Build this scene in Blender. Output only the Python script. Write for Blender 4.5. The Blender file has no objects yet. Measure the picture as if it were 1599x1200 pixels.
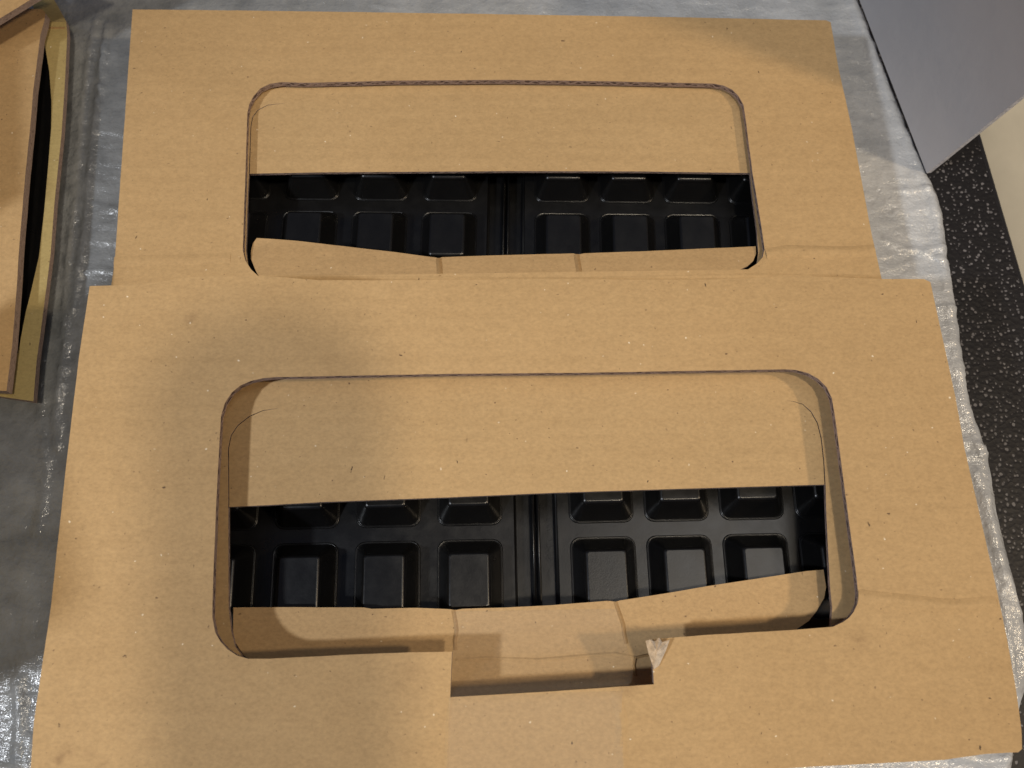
import bpy, bmesh, math, random
from mathutils import Vector, Matrix, noise
random.seed(7)
S = bpy.context.scene
C = S.collection

# ---------------------------------------------------------------- camera
F, TH, CZ = 1400.0, math.radians(17.3), 0.36       # focal length in photo pixels, tilt off straight down, height
cam = bpy.data.cameras.new('camera'); co = bpy.data.objects.new('camera', cam); C.objects.link(co)
co.location = (0, 0, CZ); co.rotation_euler = (TH, 0, 0)
cam.sensor_width = 36; cam.lens = F / 1599 * 36; cam.clip_start = 0.01; cam.clip_end = 50
cam.dof.use_dof = True; cam.dof.focus_distance = 0.335; cam.dof.aperture_fstop = 17
S.camera = co

# ---------------------------------------------------------------- world, lamps, exposure
S.view_settings.view_transform = 'Standard'; S.view_settings.look = 'None'
S.view_settings.exposure = -0.22; S.view_settings.gamma = 1
w = bpy.data.worlds.new('World'); S.world = w; w.use_nodes = True
bg = w.node_tree.nodes['Background']; bg.inputs[0].default_value = (0.45, 0.58, 1.0, 1); bg.inputs[1].default_value = 0.10

def spot(name, pos, target, power, col, size, blend, radius):
    l = bpy.data.lights.new(name, 'SPOT'); o = bpy.data.objects.new(name, l); C.objects.link(o)
    l.energy = power; l.color = col; l.spot_size = math.radians(size); l.spot_blend = blend; l.shadow_soft_size = radius
    o.location = pos; o.rotation_euler = (Vector(target) - Vector(pos)).to_track_quat('-Z', 'Y').to_euler()
    return o
spot('warm_lamp', (1.12, -0.13, 1.24), (0.12, 0.10, 0), 42, (1.0, 0.78, 0.52), 38, 0.9, 0.045)
spot('cool_lamp', (-0.92, -0.36, 1.16), (-0.05, 0.08, 0), 58, (0.90, 0.94, 1.0), 25, 1.0, 0.04)
def panel(name, pos, target, power, col, size):
    l = bpy.data.lights.new(name, 'AREA'); o = bpy.data.objects.new(name, l); C.objects.link(o)
    l.shape = 'DISK'; l.size = size; l.energy = power; l.color = col
    o.location = pos; o.rotation_euler = (Vector(target) - Vector(pos)).to_track_quat('-Z', 'Y').to_euler()
panel('ceiling_lamp', (0.335, -0.35, 1.62), (0.0, 0.05, 0), 11.4, (1.0, 0.86, 0.66), 0.10)
panel('ceiling_glow', (0.50, 0.22, 1.60), (0.1, 0.06, 0), 3.2, (1.0, 0.95, 0.88), 0.60)

# ---------------------------------------------------------------- helpers
def at(u, v, z):
    """point of the horizontal plane z that the photograph shows at pixel (u, v)"""
    cx, cy = (u - 799.5) / F, -(v - 600) / F
    y = cy * math.cos(TH) + math.sin(TH); d = cy * math.sin(TH) - math.cos(TH)
    t = (z - CZ) / d
    return Vector((cx * t, y * t, z))

def link(name, me, mats, parent=None):
    o = bpy.data.objects.new(name, me); C.objects.link(o)
    for m in (mats if isinstance(mats, (list, tuple)) else [mats]):
        if m.name not in [x.name for x in me.materials]: me.materials.append(m)
    if parent: o.parent = parent
    return o
def obj(name, bm, mats, parent=None, smooth=False):
    me = bpy.data.meshes.new(name)
    bmesh.ops.recalc_face_normals(bm, faces=bm.faces)
    bm.to_mesh(me); bm.free()
    if smooth:
        for p in me.polygons: p.use_smooth = smooth is True or p.area < smooth
    return link(name, me, mats, parent)
def tag(o, label, cat, group=None):
    o['label'] = label; o['category'] = cat
    if group: o['group'] = group
    return o
def thing(name, label, cat, group=None):
    o = bpy.data.objects.new(name, None); C.objects.link(o); o.empty_display_size = .02
    return tag(o, label, cat, group)

def sheet(outer, holes=(), t=0.0016, bm=None):
    """a board of thickness t under the given top outline (3-D points), with holes; cut edges get material 1"""
    bm = bm or bmesh.new()
    uv = bm.loops.layers.uv.verify()
    loops = [list(outer)] + [list(h) for h in holes]
    edges, tops = [], []
    for lp in loops:
        vs = [bm.verts.new(p) for p in lp]; tops.append(vs)
        edges += [bm.edges.new((vs[i], vs[(i + 1) % len(vs)])) for i in range(len(vs))]
    r = bmesh.ops.triangle_fill(bm, edges=edges, use_beauty=True, use_dissolve=False)
    faces = [g for g in r['geom'] if isinstance(g, bmesh.types.BMFace)]
    low = {}
    for vs in tops:
        for v in vs: low[v] = bm.verts.new(v.co - Vector((0, 0, t)))
    for f in faces: bm.faces.new([low[v] for v in reversed(f.verts)])
    for vs in tops:
        run = 0.0
        for i in range(len(vs)):
            a, b = vs[i], vs[(i + 1) % len(vs)]
            f = bm.faces.new((a, b, low[b], low[a])); f.material_index = 1
            L = (b.co - a.co).length
            for lo_, q in zip(f.loops, ((run, 1), (run + L, 1), (run + L, 0), (run, 0))): lo_[uv].uv = q
            run += L
    return bm
def px(pts, z): return [at(u, v, z(u, v) if callable(z) else z) for u, v in pts]
def dense(pts, step=14):
    """extra points along long edges with a hair of unevenness, so cut edges are not ruler-straight"""
    out = []
    n = len(pts)
    for i in range(n):
        a, b = pts[i], pts[(i + 1) % n]
        L = math.hypot(b[0] - a[0], b[1] - a[1]); k = max(1, int(L / step))
        for j in range(k):
            f = j / k; q = (a[0] + (b[0] - a[0]) * f, a[1] + (b[1] - a[1]) * f)
            e = 0.35 if j else 0
            nx, ny = noise.noise((q[0] * .06, q[1] * .06, 1.3)), noise.noise((q[0] * .06, q[1] * .06, 7.7))
            out.append((q[0] + nx * e, q[1] + ny * e))
    return out
def smooth_closed(pts): return pts

def box(bm, x0, x1, y0, y1, z0, z1):
    v = [bm.verts.new((x, y, z)) for x in (x0, x1) for y in (y0, y1) for z in (z0, z1)]
    for q in ((0, 1, 3, 2), (4, 6, 7, 5), (0, 4, 5, 1), (2, 3, 7, 6), (0, 2, 6, 4), (1, 5, 7, 3)):
        bm.faces.new([v[i] for i in q])
    return v
def ridge(pts, wdt, h):
    """a low pressed ridge (fold) along 3-D points lying on a surface"""
    bm = bmesh.new(); rows = []
    n = len(pts)
    for i, p in enumerate(pts):
        a, b = pts[max(0, i - 1)], pts[min(n - 1, i + 1)]
        d = (b - a).normalized(); s = Vector((-d.y, d.x, 0))
        k = 0.35 + 0.65 * math.sin(math.pi * (i + .5) / n)
        rows.append([bm.verts.new(p + s * wdt * q + Vector((0, 0, h * zz * k - 0.00002))) for q, zz in ((-1, 0), (-.4, .7), (0, 1), (.4, .7), (1, 0))])
    for a, b in zip(rows, rows[1:]):
        for j in range(4): bm.faces.new((a[j], a[j + 1], b[j + 1], b[j]))
    return bm

# ---------------------------------------------------------------- materials
class N:
    def __init__(s, name):
        s.m = bpy.data.materials.new(name); s.m.use_nodes = True; s.t = s.m.node_tree
        s.b = s.t.nodes['Principled BSDF']; s.out = s.t.nodes['Material Output']
    def n(s, typ, **kw):
        o = s.t.nodes.new(typ)
        for k, v in kw.items(): setattr(o, k, v)
        return o
    def l(s, a, b): s.t.links.new(a, b)
    def coord(s, scale=(1, 1, 1), kind='Object'):
        tc = s.n('ShaderNodeTexCoord'); mp = s.n('ShaderNodeMapping'); mp.inputs['Scale'].default_value = scale
        s.l(tc.outputs[kind], mp.inputs[0]); return mp.outputs[0]
    def noise(s, co, scale, detail=3, rough=.55):
        o = s.n('ShaderNodeTexNoise'); o.inputs['Scale'].default_value = scale; o.inputs['Detail'].default_value = detail
        o.inputs['Roughness'].default_value = rough; s.l(co, o.inputs['Vector']); return o.outputs['Fac']
    def ramp(s, fac, stops):
        r = s.n('ShaderNodeValToRGB'); e = r.color_ramp.elements
        while len(e) < len(stops): e.new(.5)
        for el, (p, c) in zip(e, stops): el.position = p; el.color = c if len(c) == 4 else (*c, 1)
        s.l(fac, r.inputs[0]); return r.outputs[0]
    def mix(s, fac, a, b, mode='MIX'):
        o = s.n('ShaderNodeMix', data_type='RGBA', blend_type=mode)
        if isinstance(fac, (int, float)): o.inputs[0].default_value = fac
        else: s.l(fac, o.inputs[0])
        for sock, val in ((o.inputs[6], a), (o.inputs[7], b)):
            if isinstance(val, tuple): sock.default_value = (*val, 1)
            else: s.l(val, sock)
        return o.outputs[2]
    def math(s, op, a, b=0.0, clamp=False):
        o = s.n('ShaderNodeMath', operation=op, use_clamp=clamp)
        for sock, val in ((o.inputs[0], a), (o.inputs[1], b)):
            if isinstance(val, (int, float)): sock.default_value = val
            else: s.l(val, sock)
        return o.outputs[0]
    def vor(s, co, scale, rnd=1.0):
        o = s.n('ShaderNodeTexVoronoi'); o.inputs['Scale'].default_value = scale; o.inputs['Randomness'].default_value = rnd
        s.l(co, o.inputs['Vector']); return o
    def bump(s, h, dist, strength=1.0, prev=None):
        o = s.n('ShaderNodeBump'); o.inputs['Distance'].default_value = dist; o.inputs['Strength'].default_value = strength
        s.l(h, o.inputs['Height'])
        if prev: s.l(prev, o.inputs['Normal'])
        return o.outputs[0]

def hx(k, co):
    m = k.n('ShaderNodeMapping'); m.inputs['Scale'].default_value = (.08, 2.2, 1); k.l(co, m.inputs[0]); return m.outputs[0]
def kraft(name, base, seed=0.0, stains=()):
    k = N(name)
    tc = k.n('ShaderNodeTexCoord'); mp = k.n('ShaderNodeMapping'); mp.inputs['Location'].default_value = (seed, seed * 1.7, 0)
    k.l(tc.outputs['Object'], mp.inputs[0]); co = mp.outputs[0]
    st = k.n('ShaderNodeMapping'); st.inputs['Scale'].default_value = (.7, 1, 1); k.l(co, st.inputs[0]); sx = st.outputs[0]
    b = Vector(base)
    fib = k.noise(sx, 900, 5, .75)                       # paper fibre
    mot = k.noise(sx, 230, 4, .7)                        # cloudy formation of the paper
    big = k.noise(co, 14, 2, .5)
    c = k.ramp(fib, [(.28, tuple(b * .84)), (.5, tuple(b)), (.72, tuple(b * 1.14))])
    c = k.mix(.8, c, k.ramp(mot, [(.34, (.95, .94, .93)), (.62, (1.02, 1.02, 1.02))]), 'MULTIPLY')
    c = k.mix(.5, c, k.ramp(big, [(.35, (.93, .92, .90)), (.65, (1.04, 1.04, 1.04))]), 'MULTIPLY')
    # dark flecks: only some cells carry one, sizes differ, distorted so they are not round
    def fleck(scale, share, size, col, c, amount=.8, sq=(1, 1, 1)):
        dn = k.n('ShaderNodeTexNoise'); dn.inputs['Scale'].default_value = 700; k.l(co, dn.inputs['Vector'])
        ad = k.n('ShaderNodeVectorMath', operation='MULTIPLY_ADD'); k.l(dn.outputs['Color'], ad.inputs[0])
        ad.inputs[1].default_value = (.0012, .0012, .0012); k.l(co, ad.inputs[2])
        m2 = k.n('ShaderNodeMapping'); m2.inputs['Scale'].default_value = sq; m2.inputs['Rotation'].default_value = (0, 0, share * 9); k.l(ad.outputs[0], m2.inputs[0])
        v = k.vor(m2.outputs[0], scale)
        sep = k.n('ShaderNodeSeparateColor'); k.l(v.outputs['Color'], sep.inputs[0])
        on = k.math('LESS_THAN', sep.outputs[0], share)
        sz = k.math('MULTIPLY', sep.outputs[1], size); sz = k.math('ADD', sz, size * .35)
        d = k.math('SUBTRACT', sz, v.outputs['Distance']); d = k.math('MULTIPLY', d, 14, True)
        f = k.math('MULTIPLY', k.math('MULTIPLY', d, on), k.math('MULTIPLY_ADD', sep.outputs[2], amount))
        return k.mix(f, c, col)
    c = fleck(430, .34, .125, (.16, .10, .055), c, .5)
    c = fleck(330, .18, .10, (.13, .08, .045), c, .6, (.5, 1, 1))
    c = fleck(300, .12, .085, (.06, .04, .025), c, .7, (1, .4, 1))
    c = fleck(340, .15, .11, (.85, .75, .56), c, .8)
    c = fleck(210, .07, .07, (.12, .07, .04), c, .6)
    c = fleck(170, .09, .06, (.08, .05, .03), c, .7, (1, .45, 1))
    c = fleck(170, .05, .055, (.04, .03, .02), c, .7, (.5, 1, 1))
    c = fleck(260, .12, .075, (.85, .76, .58), c, .9)
    c = fleck(60, .06, .05, (.14, .085, .05), c, .4, (1, .6, 1))
    hb = k.noise(hx(k, co), 60, 3, .6)
    c = k.mix(.4, c, k.ramp(hb, [(.36, (.955, .945, .935)), (.62, (1.02, 1.02, 1.02))]), 'MULTIPLY')
    for (sx_, sy_, sz_), rad, amt in stains:
        dv_ = k.n('ShaderNodeVectorMath', operation='DISTANCE'); k.l(tc.outputs['Object'], dv_.inputs[0]); dv_.inputs[1].default_value = (sx_, sy_, sz_)
        m_ = k.math('SUBTRACT', 1.0, k.math('DIVIDE', dv_.outputs['Value'], rad), True)
        m_ = k.math('MULTIPLY', m_, k.ramp(mot, [(.38, (0, 0, 0)), (.6, (1, 1, 1))]))
        c = k.mix(k.math('MULTIPLY', m_, amt), c, (.16, .085, .04))
    k.l(c, k.b.inputs['Base Color'])
    k.b.inputs['Roughness'].default_value = .72; k.b.inputs['Specular IOR Level'].default_value = .25
    wv = k.n('ShaderNodeTexWave', wave_type='BANDS', bands_direction='Y'); wv.inputs['Scale'].default_value = 55
    wv.inputs['Distortion'].default_value = 1.2; wv.inputs['Detail'].default_value = 1; k.l(co, wv.inputs['Vector'])
    n1 = k.bump(big, .0045); n2 = k.bump(wv.outputs['Fac'], .00006, 1, n1); n3 = k.bump(fib, .00012, .7, n2)
    k.l(n3, k.b.inputs['Normal'])
    return k.m
def cut_edge(name, lo=.46, hi=.58):
    """raw cut of corrugated board: pale liners above and below, flute wave between"""
    k = N(name); tc = k.n('ShaderNodeTexCoord'); sp = k.n('ShaderNodeSeparateXYZ'); k.l(tc.outputs['UV'], sp.inputs[0])
    nz = k.noise(tc.outputs['Object'], 330, 4, .65)
    ph = k.math('ADD', k.math('MULTIPLY', sp.outputs[0], 2 * math.pi / .0062), k.math('MULTIPLY', nz, 3))
    wave = k.math('MULTIPLY_ADD', k.math('SINE', ph), .27); k.t.nodes[-1].inputs[2].default_value = .5
    dist = k.math('ABSOLUTE', k.math('SUBTRACT', sp.outputs[1], wave))
    flute = k.math('LESS_THAN', dist, .13)
    liner = k.math('GREATER_THAN', k.math('ABSOLUTE', k.math('SUBTRACT', sp.outputs[1], .5)), .33)
    solid = k.math('MAXIMUM', flute, liner)
    crush = k.ramp(nz, [(lo, (0, 0, 0)), (hi, (1, 1, 1))])
    c = k.mix(solid, (.085, .055, .045), (.36, .27, .235))
    c = k.mix(crush, c, (.33, .245, .205))
    c = k.mix(.5, c, k.ramp(k.noise(tc.outputs['Object'], 1100, 3), [(.3, (.6, .57, .57)), (.7, (1.12, 1.1, 1.1))]), 'MULTIPLY')
    k.l(c, k.b.inputs['Base Color']); k.b.inputs['Roughness'].default_value = .9
    k.l(k.bump(nz, .0006), k.b.inputs['Normal'])
    return k.m
KR = (.475, .316, .152)
ST = [(tuple(at(u, v, .0625)), rd, am) for u, v, rd, am in ((105, 1172, .003, .6), (92, 1186, .0022, .6), (140, 1180, .003, .35), (160, 1192, .0025, .35), (980, 1075, .004, .5), (640, 1060, .008, .35), (1340, 1000, .005, .4), (560, 640, .005, .4), (300, 500, .004, .4))]
M_kraft = kraft('kraft_board', KR, 0.0, ST); M_kraft2 = kraft('kraft_board_b', KR, 3.1)
M_inner = kraft('kraft_inner', (.475, .320, .156), 5.3); M_flap = kraft('kraft_flap', (.468, .310, .151), 8.9)
M_olive = kraft('kraft_side', (.40, .31, .13), 11.2)
M_crease = kraft('kraft_crease', (.36, .225, .10), 2.2)
M_edge = cut_edge('board_cut_edge'); M_edge2 = cut_edge('board_worn_edge', .2, .45)

def nonstick():
    k = N('black_nonstick'); co = k.coord()
    k.b.inputs['Base Color'].default_value = (.004, .004, .0042, 1)
    nz = k.noise(co, 160, 3)
    k.l(k.ramp(nz, [(.3, (.27,) * 3), (.7, (.36,) * 3)]), k.b.inputs['Roughness'])
    k.b.inputs['Specular IOR Level'].default_value = .5
    n1 = k.bump(nz, .00008, .6); n2 = k.bump(k.noise(co, 1500, 2), .00003, .6, n1)
    k.l(n2, k.b.inputs['Normal'])
    return k.m
M_black = nonstick()

def foam():
    k = N('packing_foam'); co = k.coord()
    st = k.coord((.5, 1.4, 1))
    a = k.noise(co, 55, 5, .65); b = k.noise(st, 260, 4, .7)
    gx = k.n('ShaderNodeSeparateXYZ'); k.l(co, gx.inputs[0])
    shade_x = k.n('ShaderNodeMapRange'); shade_x.inputs['From Min'].default_value = -.16; shade_x.inputs['From Max'].default_value = .12
    shade_x.inputs['To Min'].default_value = .0; shade_x.inputs['To Max'].default_value = 1.0; k.l(gx.outputs[0], shade_x.inputs['Value'])   # shaded left and lit right painted into the foam colour
    c = k.mix(shade_x.outputs[0], k.ramp(a, [(.3, (.18, .19, .195)), (.7, (.34, .355, .365))]), k.ramp(a, [(.3, (.46, .48, .50)), (.7, (.66, .68, .70))]))
    c = k.mix(.6, c, k.ramp(b, [(.3, (.92,) * 3), (.7, (1.04,) * 3)]), 'MULTIPLY')
    k.l(c, k.b.inputs['Base Color']); k.b.inputs['Roughness'].default_value = .17
    k.b.inputs['Specular IOR Level'].default_value = .75
    rg = k.n('ShaderNodeTexNoise', noise_type='RIDGED_MULTIFRACTAL'); rg.inputs['Scale'].default_value = 85; rg.inputs['Detail'].default_value = 4
    k.l(k.coord((.6, 1.5, 1)), rg.inputs['Vector'])
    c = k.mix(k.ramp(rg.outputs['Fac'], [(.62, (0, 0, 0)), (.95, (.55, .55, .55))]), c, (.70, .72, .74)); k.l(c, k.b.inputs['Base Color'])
    n0 = k.bump(rg.outputs['Fac'], .0010, .8); k.b.inputs['Coat Weight'].default_value = .55; k.b.inputs['Coat Roughness'].default_value = .17
    k.l(k.bump(rg.outputs['Fac'], .0028, 1, k.bump(b, .0008, 1)), k.b.inputs['Coat Normal'])
    n1 = k.bump(a, .0040, .7, n0); n2 = k.bump(b, .0005, .7, n1); k.l(n2, k.b.inputs['Normal'])
    tr = k.n('ShaderNodeBsdfTransparent'); mx = k.n('ShaderNodeMixShader'); mx.inputs[0].default_value = .14
    k.l(k.b.outputs[0], mx.inputs[1]); k.l(tr.outputs[0], mx.inputs[2]); k.l(mx.outputs[0], k.out.inputs[0])
    return k.m
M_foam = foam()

def speckle():
    k = N('black_speckled_top'); co = k.coord()
    dn = k.n('ShaderNodeTexNoise'); dn.inputs['Scale'].default_value = 500; k.l(co, dn.inputs['Vector'])
    ad = k.n('ShaderNodeVectorMath', operation='MULTIPLY_ADD'); k.l(dn.outputs['Color'], ad.inputs[0])
    ad.inputs[1].default_value = (.0016,) * 3; k.l(co, ad.inputs[2])
    v = k.vor(ad.outputs[0], 480, .85)
    sep = k.n('ShaderNodeSeparateColor'); k.l(v.outputs['Color'], sep.inputs[0])
    on = k.math('LESS_THAN', sep.outputs[0], 1.1)
    sz = k.math('MULTIPLY_ADD', sep.outputs[1], .18); k.t.nodes[-1].inputs[2].default_value = .20
    f = k.math('MULTIPLY', k.math('MULTIPLY', k.math('SUBTRACT', sz, v.outputs['Distance']), 9, True), on)
    tone = k.ramp(sep.outputs[2], [(0, (.05, .048, .05)), (1, (.24, .23, .235))])
    c = k.mix(f, (.010, .009, .010), tone)
    k.l(c, k.b.inputs['Base Color']); k.b.inputs['Roughness'].default_value = .5; k.b.inputs['Specular IOR Level'].default_value = .25
    k.l(k.bump(v.outputs['Distance'], .0004, .4), k.b.inputs['Normal'])
    return k.m
M_speck = speckle()
def plain(name, col, rough, nscale=40, var=.06, bmp=.0004):
    k = N(name); co = k.coord(); nz = k.noise(co, nscale, 4)
    b = Vector(col); k.l(k.ramp(nz, [(.3, tuple(b * (1 - var))), (.7, tuple(b * (1 + var)))]), k.b.inputs['Base Color'])
    k.b.inputs['Roughness'].default_value = rough; k.l(k.bump(nz, bmp), k.b.inputs['Normal'])
    return k.m
M_cream = plain('cream_paint', (.58, .55, .46), .45)
M_band = plain('black_edge_band', (.012, .011, .012), .45)
M_grey = plain('grey_board', (.50, .49, .50), .6, 18, .02, .0012)
M_white = plain('white_cut_board', (.62, .62, .66), .8, 500, .15, .0005)
def tape():
    k = N('clear_tape_film'); co = k.coord(); nz = k.noise(co, 120, 4, .6)
    k.b.inputs['Base Color'].default_value = (.52, .48, .41, 1); k.b.inputs['Roughness'].default_value = .42
    k.b.inputs['Specular IOR Level'].default_value = .7
    k.l(k.bump(nz, .0005, .5), k.b.inputs['Normal'])
    tr = k.n('ShaderNodeBsdfTransparent'); mx = k.n('ShaderNodeMixShader'); mx.inputs[0].default_value = .91
    k.l(k.b.outputs[0], mx.inputs[1]); k.l(tr.outputs[0], mx.inputs[2]); k.l(mx.outputs[0], k.out.inputs[0])
    return k.m
M_tape = tape()
M_paper = plain('torn_paper_pulp', (.50, .40, .29), .9, 700, .25, .0006)

# ---------------------------------------------------------------- setting: counter, cream surface beyond it
p0, p1 = at(1530, 205, 0), at(1599, 440, 0)
dv = (p1 - p0).normalized(); nv = Vector((-dv.y, dv.x, 0)); nv = nv if nv.x > 0 else -nv
ea, eb = p0 - dv * .6, p0 + dv * .9
bm = sheet([Vector((-.9, ea.y, 0)), Vector((-.9, eb.y, 0)), eb - nv * .002, ea - nv * .002], t=.15)
counter = obj('countertop', bm, [M_speck, M_band]); counter['kind'] = 'structure'
bm = bmesh.new(); rows = []
for p in (ea, eb):
    rows.append([bm.verts.new(p + nv * (-.0019 + .0035 * math.sin(a)) + Vector((0, 0, -.0040 + .0035 * math.cos(a)))) for a in [i * math.pi / 16 for i in range(9)]]
                + [bm.verts.new(p + nv * .0016 + Vector((0, 0, -.15)))])
for i in range(9): bm.faces.new((rows[0][i], rows[0][i + 1], rows[1][i + 1], rows[1][i]))
obj('edge_band', bm, M_band, counter, True)
prof = [(.0050, -.14), (.0034, -.105)] + [(.0034 + .050 - .050 * math.cos(a), -.105 + .050 * math.sin(a)) for a in [i * math.pi / 32 for i in range(1, 17)]] + [(.8, -.055)]
bm = bmesh.new()
rows = [[bm.verts.new(p + nv * o_ + Vector((0, 0, z_))) for p in (ea, eb)] for o_, z_ in prof]
for a, b in zip(rows, rows[1:]): bm.faces.new((a[0], a[1], b[1], b[0]))
tag(obj('cream_worktop', bm, M_cream, None, .05), 'smooth cream painted surface with a rounded edge beyond the black speckled countertop', 'surface')

# ---------------------------------------------------------------- unseen blocker added above the viewpoint, shaped to shade the sleeve from ceiling lamp
camr = Matrix.Rotation(TH, 4, 'X')
def blocker_part(name, bm, m, parent):
    bmesh.ops.transform(bm, matrix=Matrix.Translation((0, 0, CZ)) @ camr, verts=bm.verts); return obj(name, bm, m, parent, 1e-4)
M_blocker = plain('blocker_black', (.02, .02, .022), .45)
cm = thing('lamp_blocker', 'unseen black slab added above the sleeves to block the ceiling lamp', 'phone')
bm = bmesh.new()
n = 8; out = []
for cx, cy, a0 in ((.036, .031, 0), (-.030, .031, 90), (-.026, -.110, 180), (.036, -.110, 270)):
    for i in range(n + 1):
        a = math.radians(a0 + 90 * i / n); q = .030 if cy > 0 else .024
        out.append(Vector((cx - math.copysign(q, cx) + q * math.cos(a), cy - math.copysign(q, cy) + q * math.sin(a), .030)))
blocker_part('body', sheet(out, [], .009), [M_blocker, M_blocker], cm)
bm = bmesh.new(); rr = [(.010, .0208), (.010, .012), (.009, .0112), (.006, .0112)]
rings = [[bm.verts.new((q * math.cos(a), q * math.sin(a), z)) for a in [i * math.pi / 16 for i in range(32)]] for q, z in rr]
for a, b in zip(rings, rings[1:]):
    for i in range(32): bm.faces.new((a[i], a[(i + 1) % 32], b[(i + 1) % 32], b[i]))
blocker_part('blocker_ring', bm, M_blocker, cm)

# ---------------------------------------------------------------- packing foam sheet
edge_px = [(1270, -170), (1340, 0), (1390, 130), (1447, 272), (1462, 300), (1474, 345), (1480, 400), (1486, 435), (1496, 505), (1507, 580),
           (1512, 612), (1522, 650), (1540, 700), (1550, 748), (1552, 770), (1562, 820), (1573, 865), (1582, 900), (1596, 960), (1612, 1040), (1590, 1120), (1582, 1176), (1578, 1210), (1590, 1330)]
edge = [at(u, v, .002) for u, v in edge_px]
def edge_x(y):
    for a, b in zip(edge, edge[1:]):
        if b.y <= y <= a.y: return b.x + (a.x - b.x) * (y - b.y) / (a.y - b.y)
    return edge[0].x if y > edge[0].y else edge[-1].x
fold_px = [([(152, 30), (140, 90), (132, 150), (126, 200), (122, 300), (110, 380), (104, 450), (102, 540), (97, 590), (88, 640), (90, 700)], .0016, .0014),
           ([(168, 40), (158, 120), (148, 200), (140, 270), (135, 330), (124, 420), (117, 470), (114, 490)], .0017, .0013),
           ([(120, 150), (118, 230), (112, 300)], .0009, .0016), ([(60, 560), (62, 620), (68, 690), (72, 730), (60, 830)], .0012, .0013),
           ([(140, 318), (160, 322), (182, 326)], .001, .0009), ([(130, 430), (150, 422), (178, 424)], .0013, .0009),
           ([(120, 440), (132, 400), (138, 380)], .001, .0008),
           ([(28, 1060), (32, 1110), (30, 1160), (28, 1210)], .002, .0016), ([(48, 1150), (44, 1210)], .0014, .001),
           ([(1380, 375), (1420, 392), (1475, 388)], .0012, .0012), ([(1440, 395), (1478, 408)], .0014, .0011), ([(1462, 480), (1500, 484)], .0012, .001),
           ([(1478, 578), (1508, 584)], .001, .001), ([(1500, 690), (1540, 700)], .0014, .0012), ([(1515, 712), (1548, 708)], .0014, .0011),
           ([(1400, 300), (1450, 296)], .0008, .0012), ([(1520, 735), (1532, 770), (1545, 830), (1560, 900), (1572, 990), (1580, 1080)], .0020, .0017),
           ([(1536, 760), (1552, 830), (1568, 890), (1590, 960)], .0014, .0014), ([(1490, 1182), (1540, 1190), (1575, 1183)], .0015, .0015)]
folds = [([at(u, v, .002) for u, v in p], h, wd) for p, h, wd in fold_px]
def fold_h(x, y):
    s = 0.0
    for pts, h, wd in folds:
        best = 1e9
        for a, b in zip(pts, pts[1:]):
            ax, ay, bx, by = a.x, a.y, b.x, b.y
            L = (bx - ax) ** 2 + (by - ay) ** 2
            t = max(0, min(1, ((x - ax) * (bx - ax) + (y - ay) * (by - ay)) / L))
            d = (x - ax - t * (bx - ax)) ** 2 + (y - ay - t * (by - ay)) ** 2
            if d < best: best = d
        if best < (wd * 3) ** 2: s = max(s, 1.35 * h * math.exp(-best / (wd * wd)) * (.75 + .5 * noise.noise((x * 260, y * 260, 3))))
    return s
bm = bmesh.new(); rows = []
ys = []
y = -.13
while y < .44: ys.append(y); y += .0013
for y in ys:
    xr = edge_x(y) + .0006 * noise.noise((y * 180, 0, 0)) ; row = []
    xl = -.34; n = 330
    for i in range(n + 1):
        x = xl + (xr - xl) * i / n
        inner = -.14 < x < .13
        d = xr - x
        z = .0021 + .0007 * noise.noise((x * 30, y * 30, 0)) + .00022 * noise.noise((x * 160, y * 330, 5)) 
        if not inner: z += fold_h(x, y) + .00016 * noise.noise((x * 420, y * 900, 9))
        if d < .006: z += .0009 * math.sin(math.pi * min(1, d / .006)) - (.0006 if d < 1e-5 else 0)
        row.append(bm.verts.new((x, y, max(z, .0009))))
    rows.append(row)
for a, b in zip(rows, rows[1:]):
    for i in range(len(a) - 1): bm.faces.new((a[i], a[i + 1], b[i + 1], b[i]))
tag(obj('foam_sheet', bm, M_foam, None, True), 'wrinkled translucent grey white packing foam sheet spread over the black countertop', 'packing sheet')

# ---------------------------------------------------------------- waffle plates
def block_mesh():
    """one raised waffle block: rounded base, fillet, sloped sides, flat slightly domed top"""
    bm = bmesh.new()
    def ring(hx, hy, r, z, n=4):
        pts = []
        for cx, cy, a0 in ((1, 1, 0), (-1, 1, 90), (-1, -1, 180), (1, -1, 270)):
            for i in range(n + 1):
                a = math.radians(a0 + 90 * i / n)
                pts.append(bm.verts.new((cx * (hx - r) + r * math.cos(a), cy * (hy - r) + r * math.sin(a), z)))
        return pts
    prof = [(.0122, .0157, .0038, -.0004), (.0119, .0154, .0036, .0003), (.01175, .01525, .0036, .0005), (.0116, .0151, .0035, .00052), (.01145, .01495, .0034, .0003), (.0113, .0148, .0033, .0003), (.01115, .01465, .0032, .0008), (.01105, .01453, .0031, .0011), (.00785, .01032, .0017, .0086), (.00778, .0102, .0016, .0089), (.00765, .0100, .0014, .0096),
            (.0073, .0096, .0012, .0101), (.0068, .0091, .0009, .01042), (.0065, .0088, .0008, .0105)]
    rings = [ring(*p) for p in prof]
    for a, b in zip(rings, rings[1:]):
        for i in range(len(a)): bm.faces.new((a[i], a[(i + 1) % len(a)], b[(i + 1) % len(b)], b[i]))
    bm.faces.new(rings[-1])
    return bm
BLOCK = None
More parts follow.
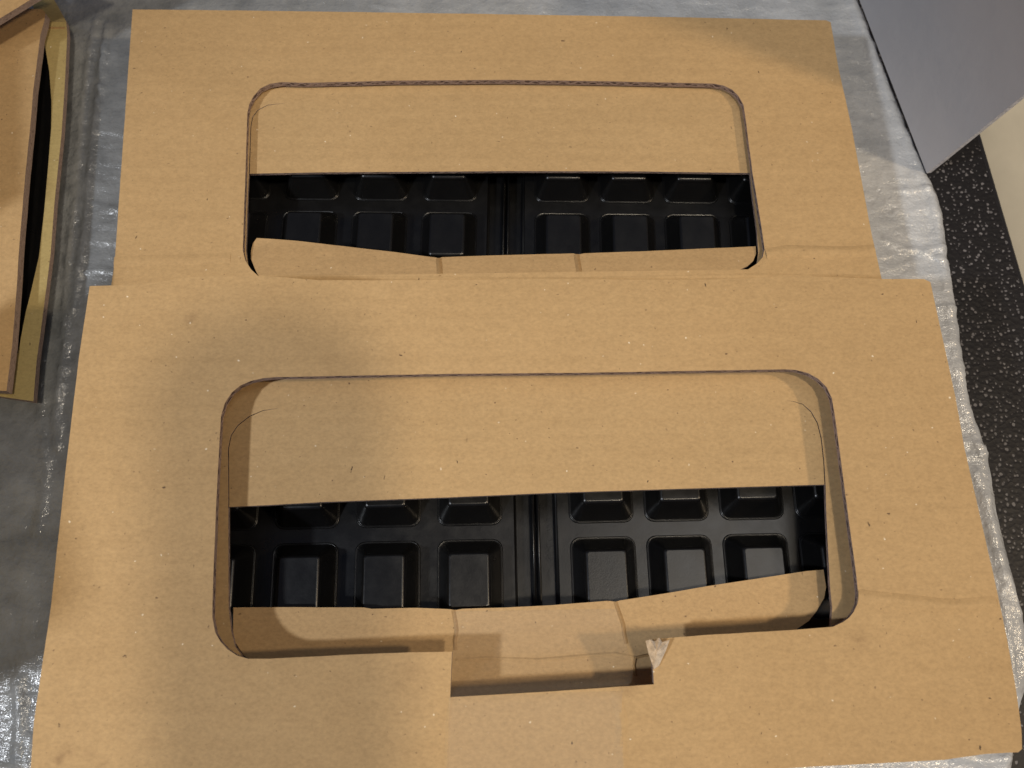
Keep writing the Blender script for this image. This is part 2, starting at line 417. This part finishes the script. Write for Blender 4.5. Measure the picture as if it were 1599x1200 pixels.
def waffle_plate(cx, cy, z, rot, rows_above, rows_below, label, group):
    global BLOCK
    t = thing('waffle_plate', label, 'waffle plate', group)
    t.location = (cx, cy, z); t.rotation_euler = (0, 0, rot)
    Q = .036; PS = {-1: .0300, 1: .0279}; y1, y0 = rows_above * Q + .003, -rows_below * Q - .003
    for s in (-1, 1):
        bm = bmesh.new(); xa, xb = sorted((s * .0072, s * (.0105 + 4 * PS[s] + .004)))
        box(bm, xa, xb, y0, y1, -.006, 0)
        bmesh.ops.bevel(bm, geom=[e for e in bm.edges], offset=.0009, segments=3, affect='EDGES')
        obj('grid_base', bm, M_black, t, 3e-4)
    bm = bmesh.new(); box(bm, -.0071, .0071, y0, y1, -.0062, -.0045); obj('channel_floor', bm, M_black, t)
    for x in (-.0010, .0010):
        bm = bmesh.new(); v = box(bm, x - .0006, x + .0006, y0, y1, -.0046, -.0002)
        bmesh.ops.bevel(bm, geom=[e for e in bm.edges], offset=.0004, segments=2, affect='EDGES')
        obj('centre_rib', bm, M_black, t, True)
    for s in (-1, 1):
        for i in range(4):
            for j in range(-rows_below, rows_above):
                if BLOCK is None:
                    b = obj('waffle_block', block_mesh(), M_black, t, 4e-5); BLOCK = b
                else:
                    b = BLOCK.copy(); C.objects.link(b); b.parent = t
                b.location = (s * (.0126 + .0117 + i * PS[s]), (j + .5) * Q, 0)
    return t

# ---------------------------------------------------------------- front sleeve
ZF, T, TI = .0625, .0028, .0018
GS = 'cardboard sleeves with waffle plates'
front = thing('cardboard_sleeve', 'large kraft cardboard sleeve in front, with a notch and torn paper below its window', 'cardboard sleeve', GS)
lid_o = [(140, 447), (180, 446), (215, 444), (255, 440), (290, 434), (340, 431.5), (400, 431), (450, 434), (500, 438), (600, 438), (720, 437), (850, 436), (1000, 437), (1100, 437), (1170, 435),
         (1230, 431), (1300, 433), (1380, 436), (1443, 436), (1453, 441), (1470, 520), (1492, 620), (1506, 700), (1552, 900), (1573, 1000), (1587, 1080), (1595, 1140), (1596, 1170), (1590, 1175), (1536, 1178),
         (1474, 1187), (1300, 1196), (1100, 1207), (800, 1222), (400, 1240), (40, 1258), (40, 1238), (48, 1200), (53, 1126), (80, 944), (101, 747), (123, 560)]
lid_h = [(345, 650), (351, 630), (362, 613), (376, 602), (392, 595), (410, 591), (432, 589), (500, 588), (700, 584), (900, 582.5), (1100, 579), (1225, 577), (1243, 578), (1262, 583), (1278, 592), (1291, 605), (1299, 622), (1303, 645), (1312, 710),
         (1325, 810), (1336, 890), (1340, 927), (1339, 943), (1333, 956), (1326, 965), (1316, 972), (1301, 979), (1240, 984), (1100, 992), (1040, 997), (1017, 999), (1021, 1069), (860, 1080), (703, 1089), (706, 1018), (640, 1019),
         (560, 1022), (480, 1026), (420, 1029), (387, 1029), (370, 1024), (355, 1014), (344, 1002), (336, 988), (331.5, 964), (333, 900), (337, 800), (341, 720)]
obj('lid_panel', sheet(px(dense(lid_o), ZF), [px(dense(lid_h, 18), ZF)], T), [M_kraft, M_edge], front)
ZI = .0525
in_o = [(240, 555), (1390, 545), (1470, 900), (1500, 1150), (180, 1190), (210, 900)]
in_h = [(358, 792), (420, 789), (500, 784.5), (700, 777), (860, 770), (1000, 765.5), (1150, 761), (1287.5, 757),
        (1285.5, 720), (1281.5, 685), (1276, 662), (1266, 644), (1253, 632), (1238, 627.2), (1224, 625.5), (1238, 626.6), (1253.4, 631), (1266.8, 642.8), (1277.2, 661), (1283, 684.5), (1287, 720), (1289.2, 757), (1290.3, 800),
        (1293, 857), (1296, 915), (1299.5, 950), (1297, 985), (1290, 1020), (1285, 1140), (360, 1165), (380, 1027), (367, 1010), (361, 985), (357, 950), (356.6, 850), (356.6, 792), (356, 700), (360.5, 680), (371, 664), (389, 650), (410, 641.2), (440, 637), (410, 642.2), (390, 651), (372, 665.2), (361.8, 680.4), (357.4, 700)]
obj('inner_panel', sheet(px(in_o, ZI), [px(in_h, ZI)], TI), [M_inner, M_edge], front)
ZL = .0435
fl = [(364.5, 949), (440, 948.5), (568, 949), (580, 951), (650, 949.5), (700, 951.5), (712, 953), (722, 951), (790, 949), (860, 945.5), (950, 938.5), (962, 940), (968, 938), (1045, 926), (1115, 914), (1185, 903.5), (1260, 892), (1286, 890),
      (1290, 917), (1287, 934), (1275, 955), (1263, 970), (1245, 982), (1236, 1010), (1236, 1150), (385, 1165), (387, 1030), (375, 1015), (367, 1003), (364, 985)]
flap = obj('lower_flap', sheet(px(dense(fl, 20), ZL), [], TI), [M_flap, M_edge], front)
for pts in ([(708, 953), (711, 970), (713, 985), (710, 1000), (711, 1016)], [(961, 940), (967, 958), (973, 975), (975, 992), (978, 1006)]):
    obj('crease', ridge(px(pts, ZL), .0008, .0004), M_crease, flap)
obj('crease', ridge(px([(712, 1030), (760, 1028), (840, 1031), (920, 1024), (960, 1021), (990, 1027)], ZL), .0007, .0004), M_flap, flap)
obj('crease', ridge(px([(990, 1028), (1005, 1024), (1022, 1022)], ZL), .0005, .0006), M_crease, flap)
obj('crease', ridge(px([(993, 1026), (990, 1040), (993, 1056)], ZL), .0006, .0007), M_crease, flap)
# folds and dents pressed into the lid
lid = [c for c in front.children if c.name.startswith('lid_panel')][0]
obj('crease', ridge(px([(1340, 931), (1370, 935), (1420, 940), (1470, 946), (1500, 947), (1530, 944), (1556, 943)], ZF), .0024, .0010), M_kraft, lid, True)
obj('crease', ridge(px([(962, 1080), (965, 1100), (972, 1125), (969, 1160), (975, 1210)], ZF), .0020, .0004), M_kraft, lid, True)
obj('crease', ridge(px([(704, 1090), (699, 1130), (697, 1215)], ZF), .0007, .00025), M_kraft, lid, True)
# torn paper flake at the notch corner
bm = bmesh.new()
ctr = bm.verts.new(at(1026, 1018, ZF + .0002))
fan = [(1021, 1046, .0004), (1013, 1022, .0016), (1008, 1001, .0030), (1016, 999, .0022), (1022, 1002, .0033), (1029, 996, .0018), (1034, 1003, .0030), (1046, 999, .0024), (1040, 1016, .0016), (1029, 1040, .0005)]
fv = [bm.verts.new(at(u, v, ZF + h)) for u, v, h in fan]
for i in range(len(fv)): bm.faces.new((ctr, fv[i], fv[(i + 1) % len(fv)]))
obj('torn_paper', bm, M_paper, front)
# strip of clear tape from the flap over the notch and down the lid, slightly crinkled
def clear_tape(rows, nu, parent):
    bm = bmesh.new(); grid = []
    for i in range(len(rows) - 1):
        (l0, r0, v0, z0), (l1, r1, v1, z1) = rows[i], rows[i + 1]
        for k in range(4):
            f = k / 4; row = []
            for j in range(nu + 1):
                g = j / nu; u = (l0 + (l1 - l0) * f) * (1 - g) + (r0 + (r1 - r0) * f) * g; v = v0 + (v1 - v0) * f - 10 * g * (1 if v0 > 960 else .4)
                row.append(bm.verts.new(at(u, v, z0 + (z1 - z0) * f + .00025 + .00022 * noise.noise((u * .03, v * .03, 2)))))
            grid.append(row)
    for a, b in zip(grid, grid[1:]):
        for j in range(nu): bm.faces.new((a[j], a[j + 1], b[j + 1], b[j]))
    return obj('clear_tape', bm, M_tape, parent, True)
clear_tape([(708, 962, 955, ZL + .0002), (710, 972, 990, ZL + .0004), (706, 980, 1025, .0458), (704, 990, 1050, .0520), (703, 986, 1074, .0600), (702, 972, 1092, ZF + .0003), (700, 970, 1130, ZF + .0001), (697, 974, 1215, ZF + .0001), (696, 975, 1240, ZF + .0001)], 16, front)
# body of the sleeve under the lid
def wall(name, x0, x1, y0, y1, z0, z1, parent, m=M_kraft):
    bm = bmesh.new(); box(bm, x0, x1, y0, y1, z0, z1); return obj(name, bm, m, parent)
wall('side_wall', -.1465, -.1449, -.033, .0975, .005, ZF - T - .0002, front)
wall('side_wall', .1475, .1491, -.020, .0975, .005, ZF - T - .0002, front)
wall('rear_wall', -.1448, .1474, .0958, .0974, .005, ZI - TI - .0002, front)
wall('base_panel', -.1448, .1474, -.030, .0957, .005, .0066, front)
wall('shelf', -.1448, .1474, .070, .0957, .0068, .020, front)
c1 = at(838, 830, .029)
waffle_plate(.0088, c1.y, .029, math.radians(1.2), 1, 1, 'black nonstick waffle plate inside the front sleeve, its right half lit grey', 'waffle plates in the sleeves')

# ---------------------------------------------------------------- rear sleeve
ZB = .035
rear = thing('cardboard_sleeve', 'kraft cardboard sleeve behind, partly covered by the notched one, its upper right corner shaded', 'cardboard sleeve', GS)
lid_o = [(207, 15), (400, 17), (750, 22), (1050, 27), (1290, 32), (1297, 35), (1310, 110), (1330, 200), (1345, 280), (1362, 370), (1377, 437), (1400, 545), (172, 555), (177, 440), (192, 225)]
lid_h = [(386, 178), (389, 163), (396, 150), (407, 138), (422, 131), (439, 128.5), (477, 129.5), (546, 128), (622, 126), (797, 125), (877, 126), (964, 127.5), (1081, 130), (1115, 131), (1130, 134), (1143, 140), (1153, 150), (1161, 164),
         (1165, 190), (1175, 270), (1188.5, 351), (1194, 389), (1191, 402), (1182, 412), (1168, 421), (404, 432), (392, 421), (383, 407), (379, 391), (383, 275)]
ob = obj('lid_panel', sheet(px(dense(lid_o), ZB), [px(dense(lid_h, 18), ZB)], T), [M_kraft2, M_edge], rear)
obj('crease', ridge(px([(1196, 397), (1230, 392), (1280, 393), (1330, 394), (1366, 391)], ZB), .0026, .0012), M_kraft2, ob, True)
obj('crease', ridge(px([(178, 410), (220, 407), (290, 406), (360, 403)], ZB), .0024, .0004), M_kraft2, ob, True)
obj('crease', ridge(px([(404, 433), (600, 434), (900, 436), (1168, 430), (1360, 432)], ZB), .0009, .0002), M_kraft2, ob, True)
ZBI = .0305
in_o = [(330, 95), (1225, 95), (1250, 300), (1260, 470), (320, 475), (325, 300)]
in_h = [(390, 271.5), (500, 269.5), (800, 267.5), (1000, 268), (1171, 270.5), (1174, 300), (1182, 360), (1184, 395), (1176, 455), (405, 455), (388, 420), (384, 390), (387, 300),
        (388.5, 271.5), (391, 200), (394, 183), (402, 172), (418, 164), (450, 160.5), (418, 165), (403, 173), (395, 184), (392.2, 200)]
obj('inner_panel', sheet(px(in_o, ZBI), [px(in_h, ZBI)], .0014), [M_inner, M_edge], rear)
def zfl(u, v): return ZB - .0003 - .0040 * max(0, min(1, (432 - v) / 45))
fl = [(401, 372), (460, 376), (520, 383), (600, 392), (681, 402.5), (685, 404), (690, 402), (760, 399.5), (895, 396), (902, 398), (912, 396), (1020, 392), (1180, 385), (1180.5, 397), (1176, 408), (1167, 416), (1150, 424), (1100, 428), (404, 433), (398, 420), (392, 405), (392, 392), (395, 380)]
fo = obj('lower_flap', sheet(px(dense(fl, 20), zfl), [], .0014), [M_flap, M_edge], rear)
for pts in ([(685, 404), (686, 415), (687, 432)], [(900, 398), (902, 410), (905, 430)]):
    obj('crease', ridge([p + Vector((0, 0, .0001)) for p in px(pts, zfl)], .0012, .0006), M_crease, fo)
wall('side_wall', -.159, -.1574, .110, .268, .004, ZB - T - .0002, rear)
wall('side_wall', .1355, .1371, .110, .262, .004, ZB - T - .0002, rear)
wall('rear_wall', -.1573, .1354, .2602, .2618, .004, ZBI - .0014 - .0002, rear)
wall('front_wall', -.1573, .1354, .1080, .1096, .004, ZBI - .0014 - .0002, rear)
wall('base_panel', -.1573, .1354, .1097, .2601, .004, .0055, rear)
c2 = at(790, 324.5, .0125)
waffle_plate(c2.x, c2.y, .0125, math.radians(-.6), 2, 2, 'dark black waffle plate inside the sleeve behind, with thin bright glints', 'waffle plates in the sleeves')

# ---------------------------------------------------------------- open carton at the left
ZA = .024
left = thing('open_carton', 'partly open kraft carton at the left edge with a dark gap along its lid', 'carton')
lo = [(-220, -20), (50, 14), (66, 15), (71, 21), (69, 34), (63, 55), (60, 80), (52, 140), (47, 200), (40, 267), (32, 360), (29, 400), (26, 450), (19, 540), (10, 611), (-220, 600)]
obj('lid_panel', sheet(px(dense(lo), ZA), [], .0042), [M_kraft2, M_edge2], left)
ZS = .0165
so = [(67, 34), (103, 34), (105, 52), (102, 117), (100, 150), (96, 210), (91, 258), (85, 317), (79, 397), (64, 515), (57, 565), (52, 627), (-30, 615), (-30, 560), (28, 552), (40, 489), (49, 453), (61, 400), (69, 330), (75, 262), (80, 200), (80.5, 160), (77, 112), (71, 76), (66, 52)]
so_o = obj('side_flap', sheet(px(so, ZS), [], .003), [M_olive, M_edge2], left)
obj('crease', ridge(px([(68, 43.5), (85, 44), (102, 44)], ZS), .0006, .0005), M_crease, so_o)
bm = bmesh.new()
a = [at(60, 33.5, ZS - .0004), at(103, 33.5, ZS - .0004), at(80, -8, .006), at(40, -20, .006)]
bm = sheet(a, [], .002); obj('end_flap', bm, [M_olive, M_edge2], left)
tp = [at(0, 29, .044), at(49, -1, .044), at(150, -60, .05), at(0, -120, .056), at(-240, 60, .048), at(-160, 120, .044)]
obj('top_flap', sheet(tp, [], .003), [M_kraft, M_edge2], left)
g = [(-160, 40), (88, 42), (92, 150), (86, 250), (70, 400), (44, 590), (-160, 575)]
obj('base_panel', sheet(px(g, .0045), [], .0015), [M_olive, M_edge2], left)
for ya, yb, za, zb in ((.138, .228, .128, .104), (-.045, .092, .245, .19)):      # unseen flaps added to block the cool lamp, a lit gap between them
    bm = bmesh.new(); vs = box(bm, -.2715, -.2700, ya, yb, .005, .1)
    for v in vs:
        if v.co.z > .05: v.co.z = za if v.co.y < (ya + yb) / 2 else zb
    obj('added_flap', bm, M_olive, left)
tag(obj('waffle_plate', sheet(px([(-150, 48), (84, 48), (88, 150), (82, 250), (66, 400), (42, 575), (-150, 565)], .011), [], .006), [M_black, M_black]),
    'black plate in the dark gap inside the open carton at the left', 'waffle plate', 'waffle plates in the sleeves')

# ---------------------------------------------------------------- grey board standing at the upper right
b0, b1 = at(1447, 271, .0035), at(1338, -10, .0045)
d = (b1 - b0).normalized()
top0 = at(1740, 35, .105)
b2 = b0 + d * .34
lean = (top0 - b0) * 2.3
board = thing('grey_box_panel', 'plain grey board standing upright on the foam at the upper right', 'board')
nrm = d.cross(lean).normalized(); nrm = nrm if nrm.x > 0 else -nrm
def slab(bm, quad, th):
    v = [bm.verts.new(p) for p in quad] + [bm.verts.new(p + th) for p in quad]
    fs = [bm.faces.new((v[0], v[1], v[2], v[3])), bm.faces.new((v[4], v[5], v[6], v[7]))]
    for i in range(4):
        f = bm.faces.new((v[i], v[(i + 1) % 4], v[4 + (i + 1) % 4], v[4 + i])); f.material_index = 1
bm = bmesh.new(); slab(bm, [b0, b2, b2 + lean, b0 + lean], nrm * .0022)
obj('side_panel', bm, [M_grey, M_white], board)
bm = bmesh.new(); e = b2 + nrm * .0023; slab(bm, [e, e + Vector((.12, .02, 0)), e + Vector((.12, .02, 0)) + lean, e + lean], -d * .0022)
obj('end_panel', bm, [M_grey, M_white], board)
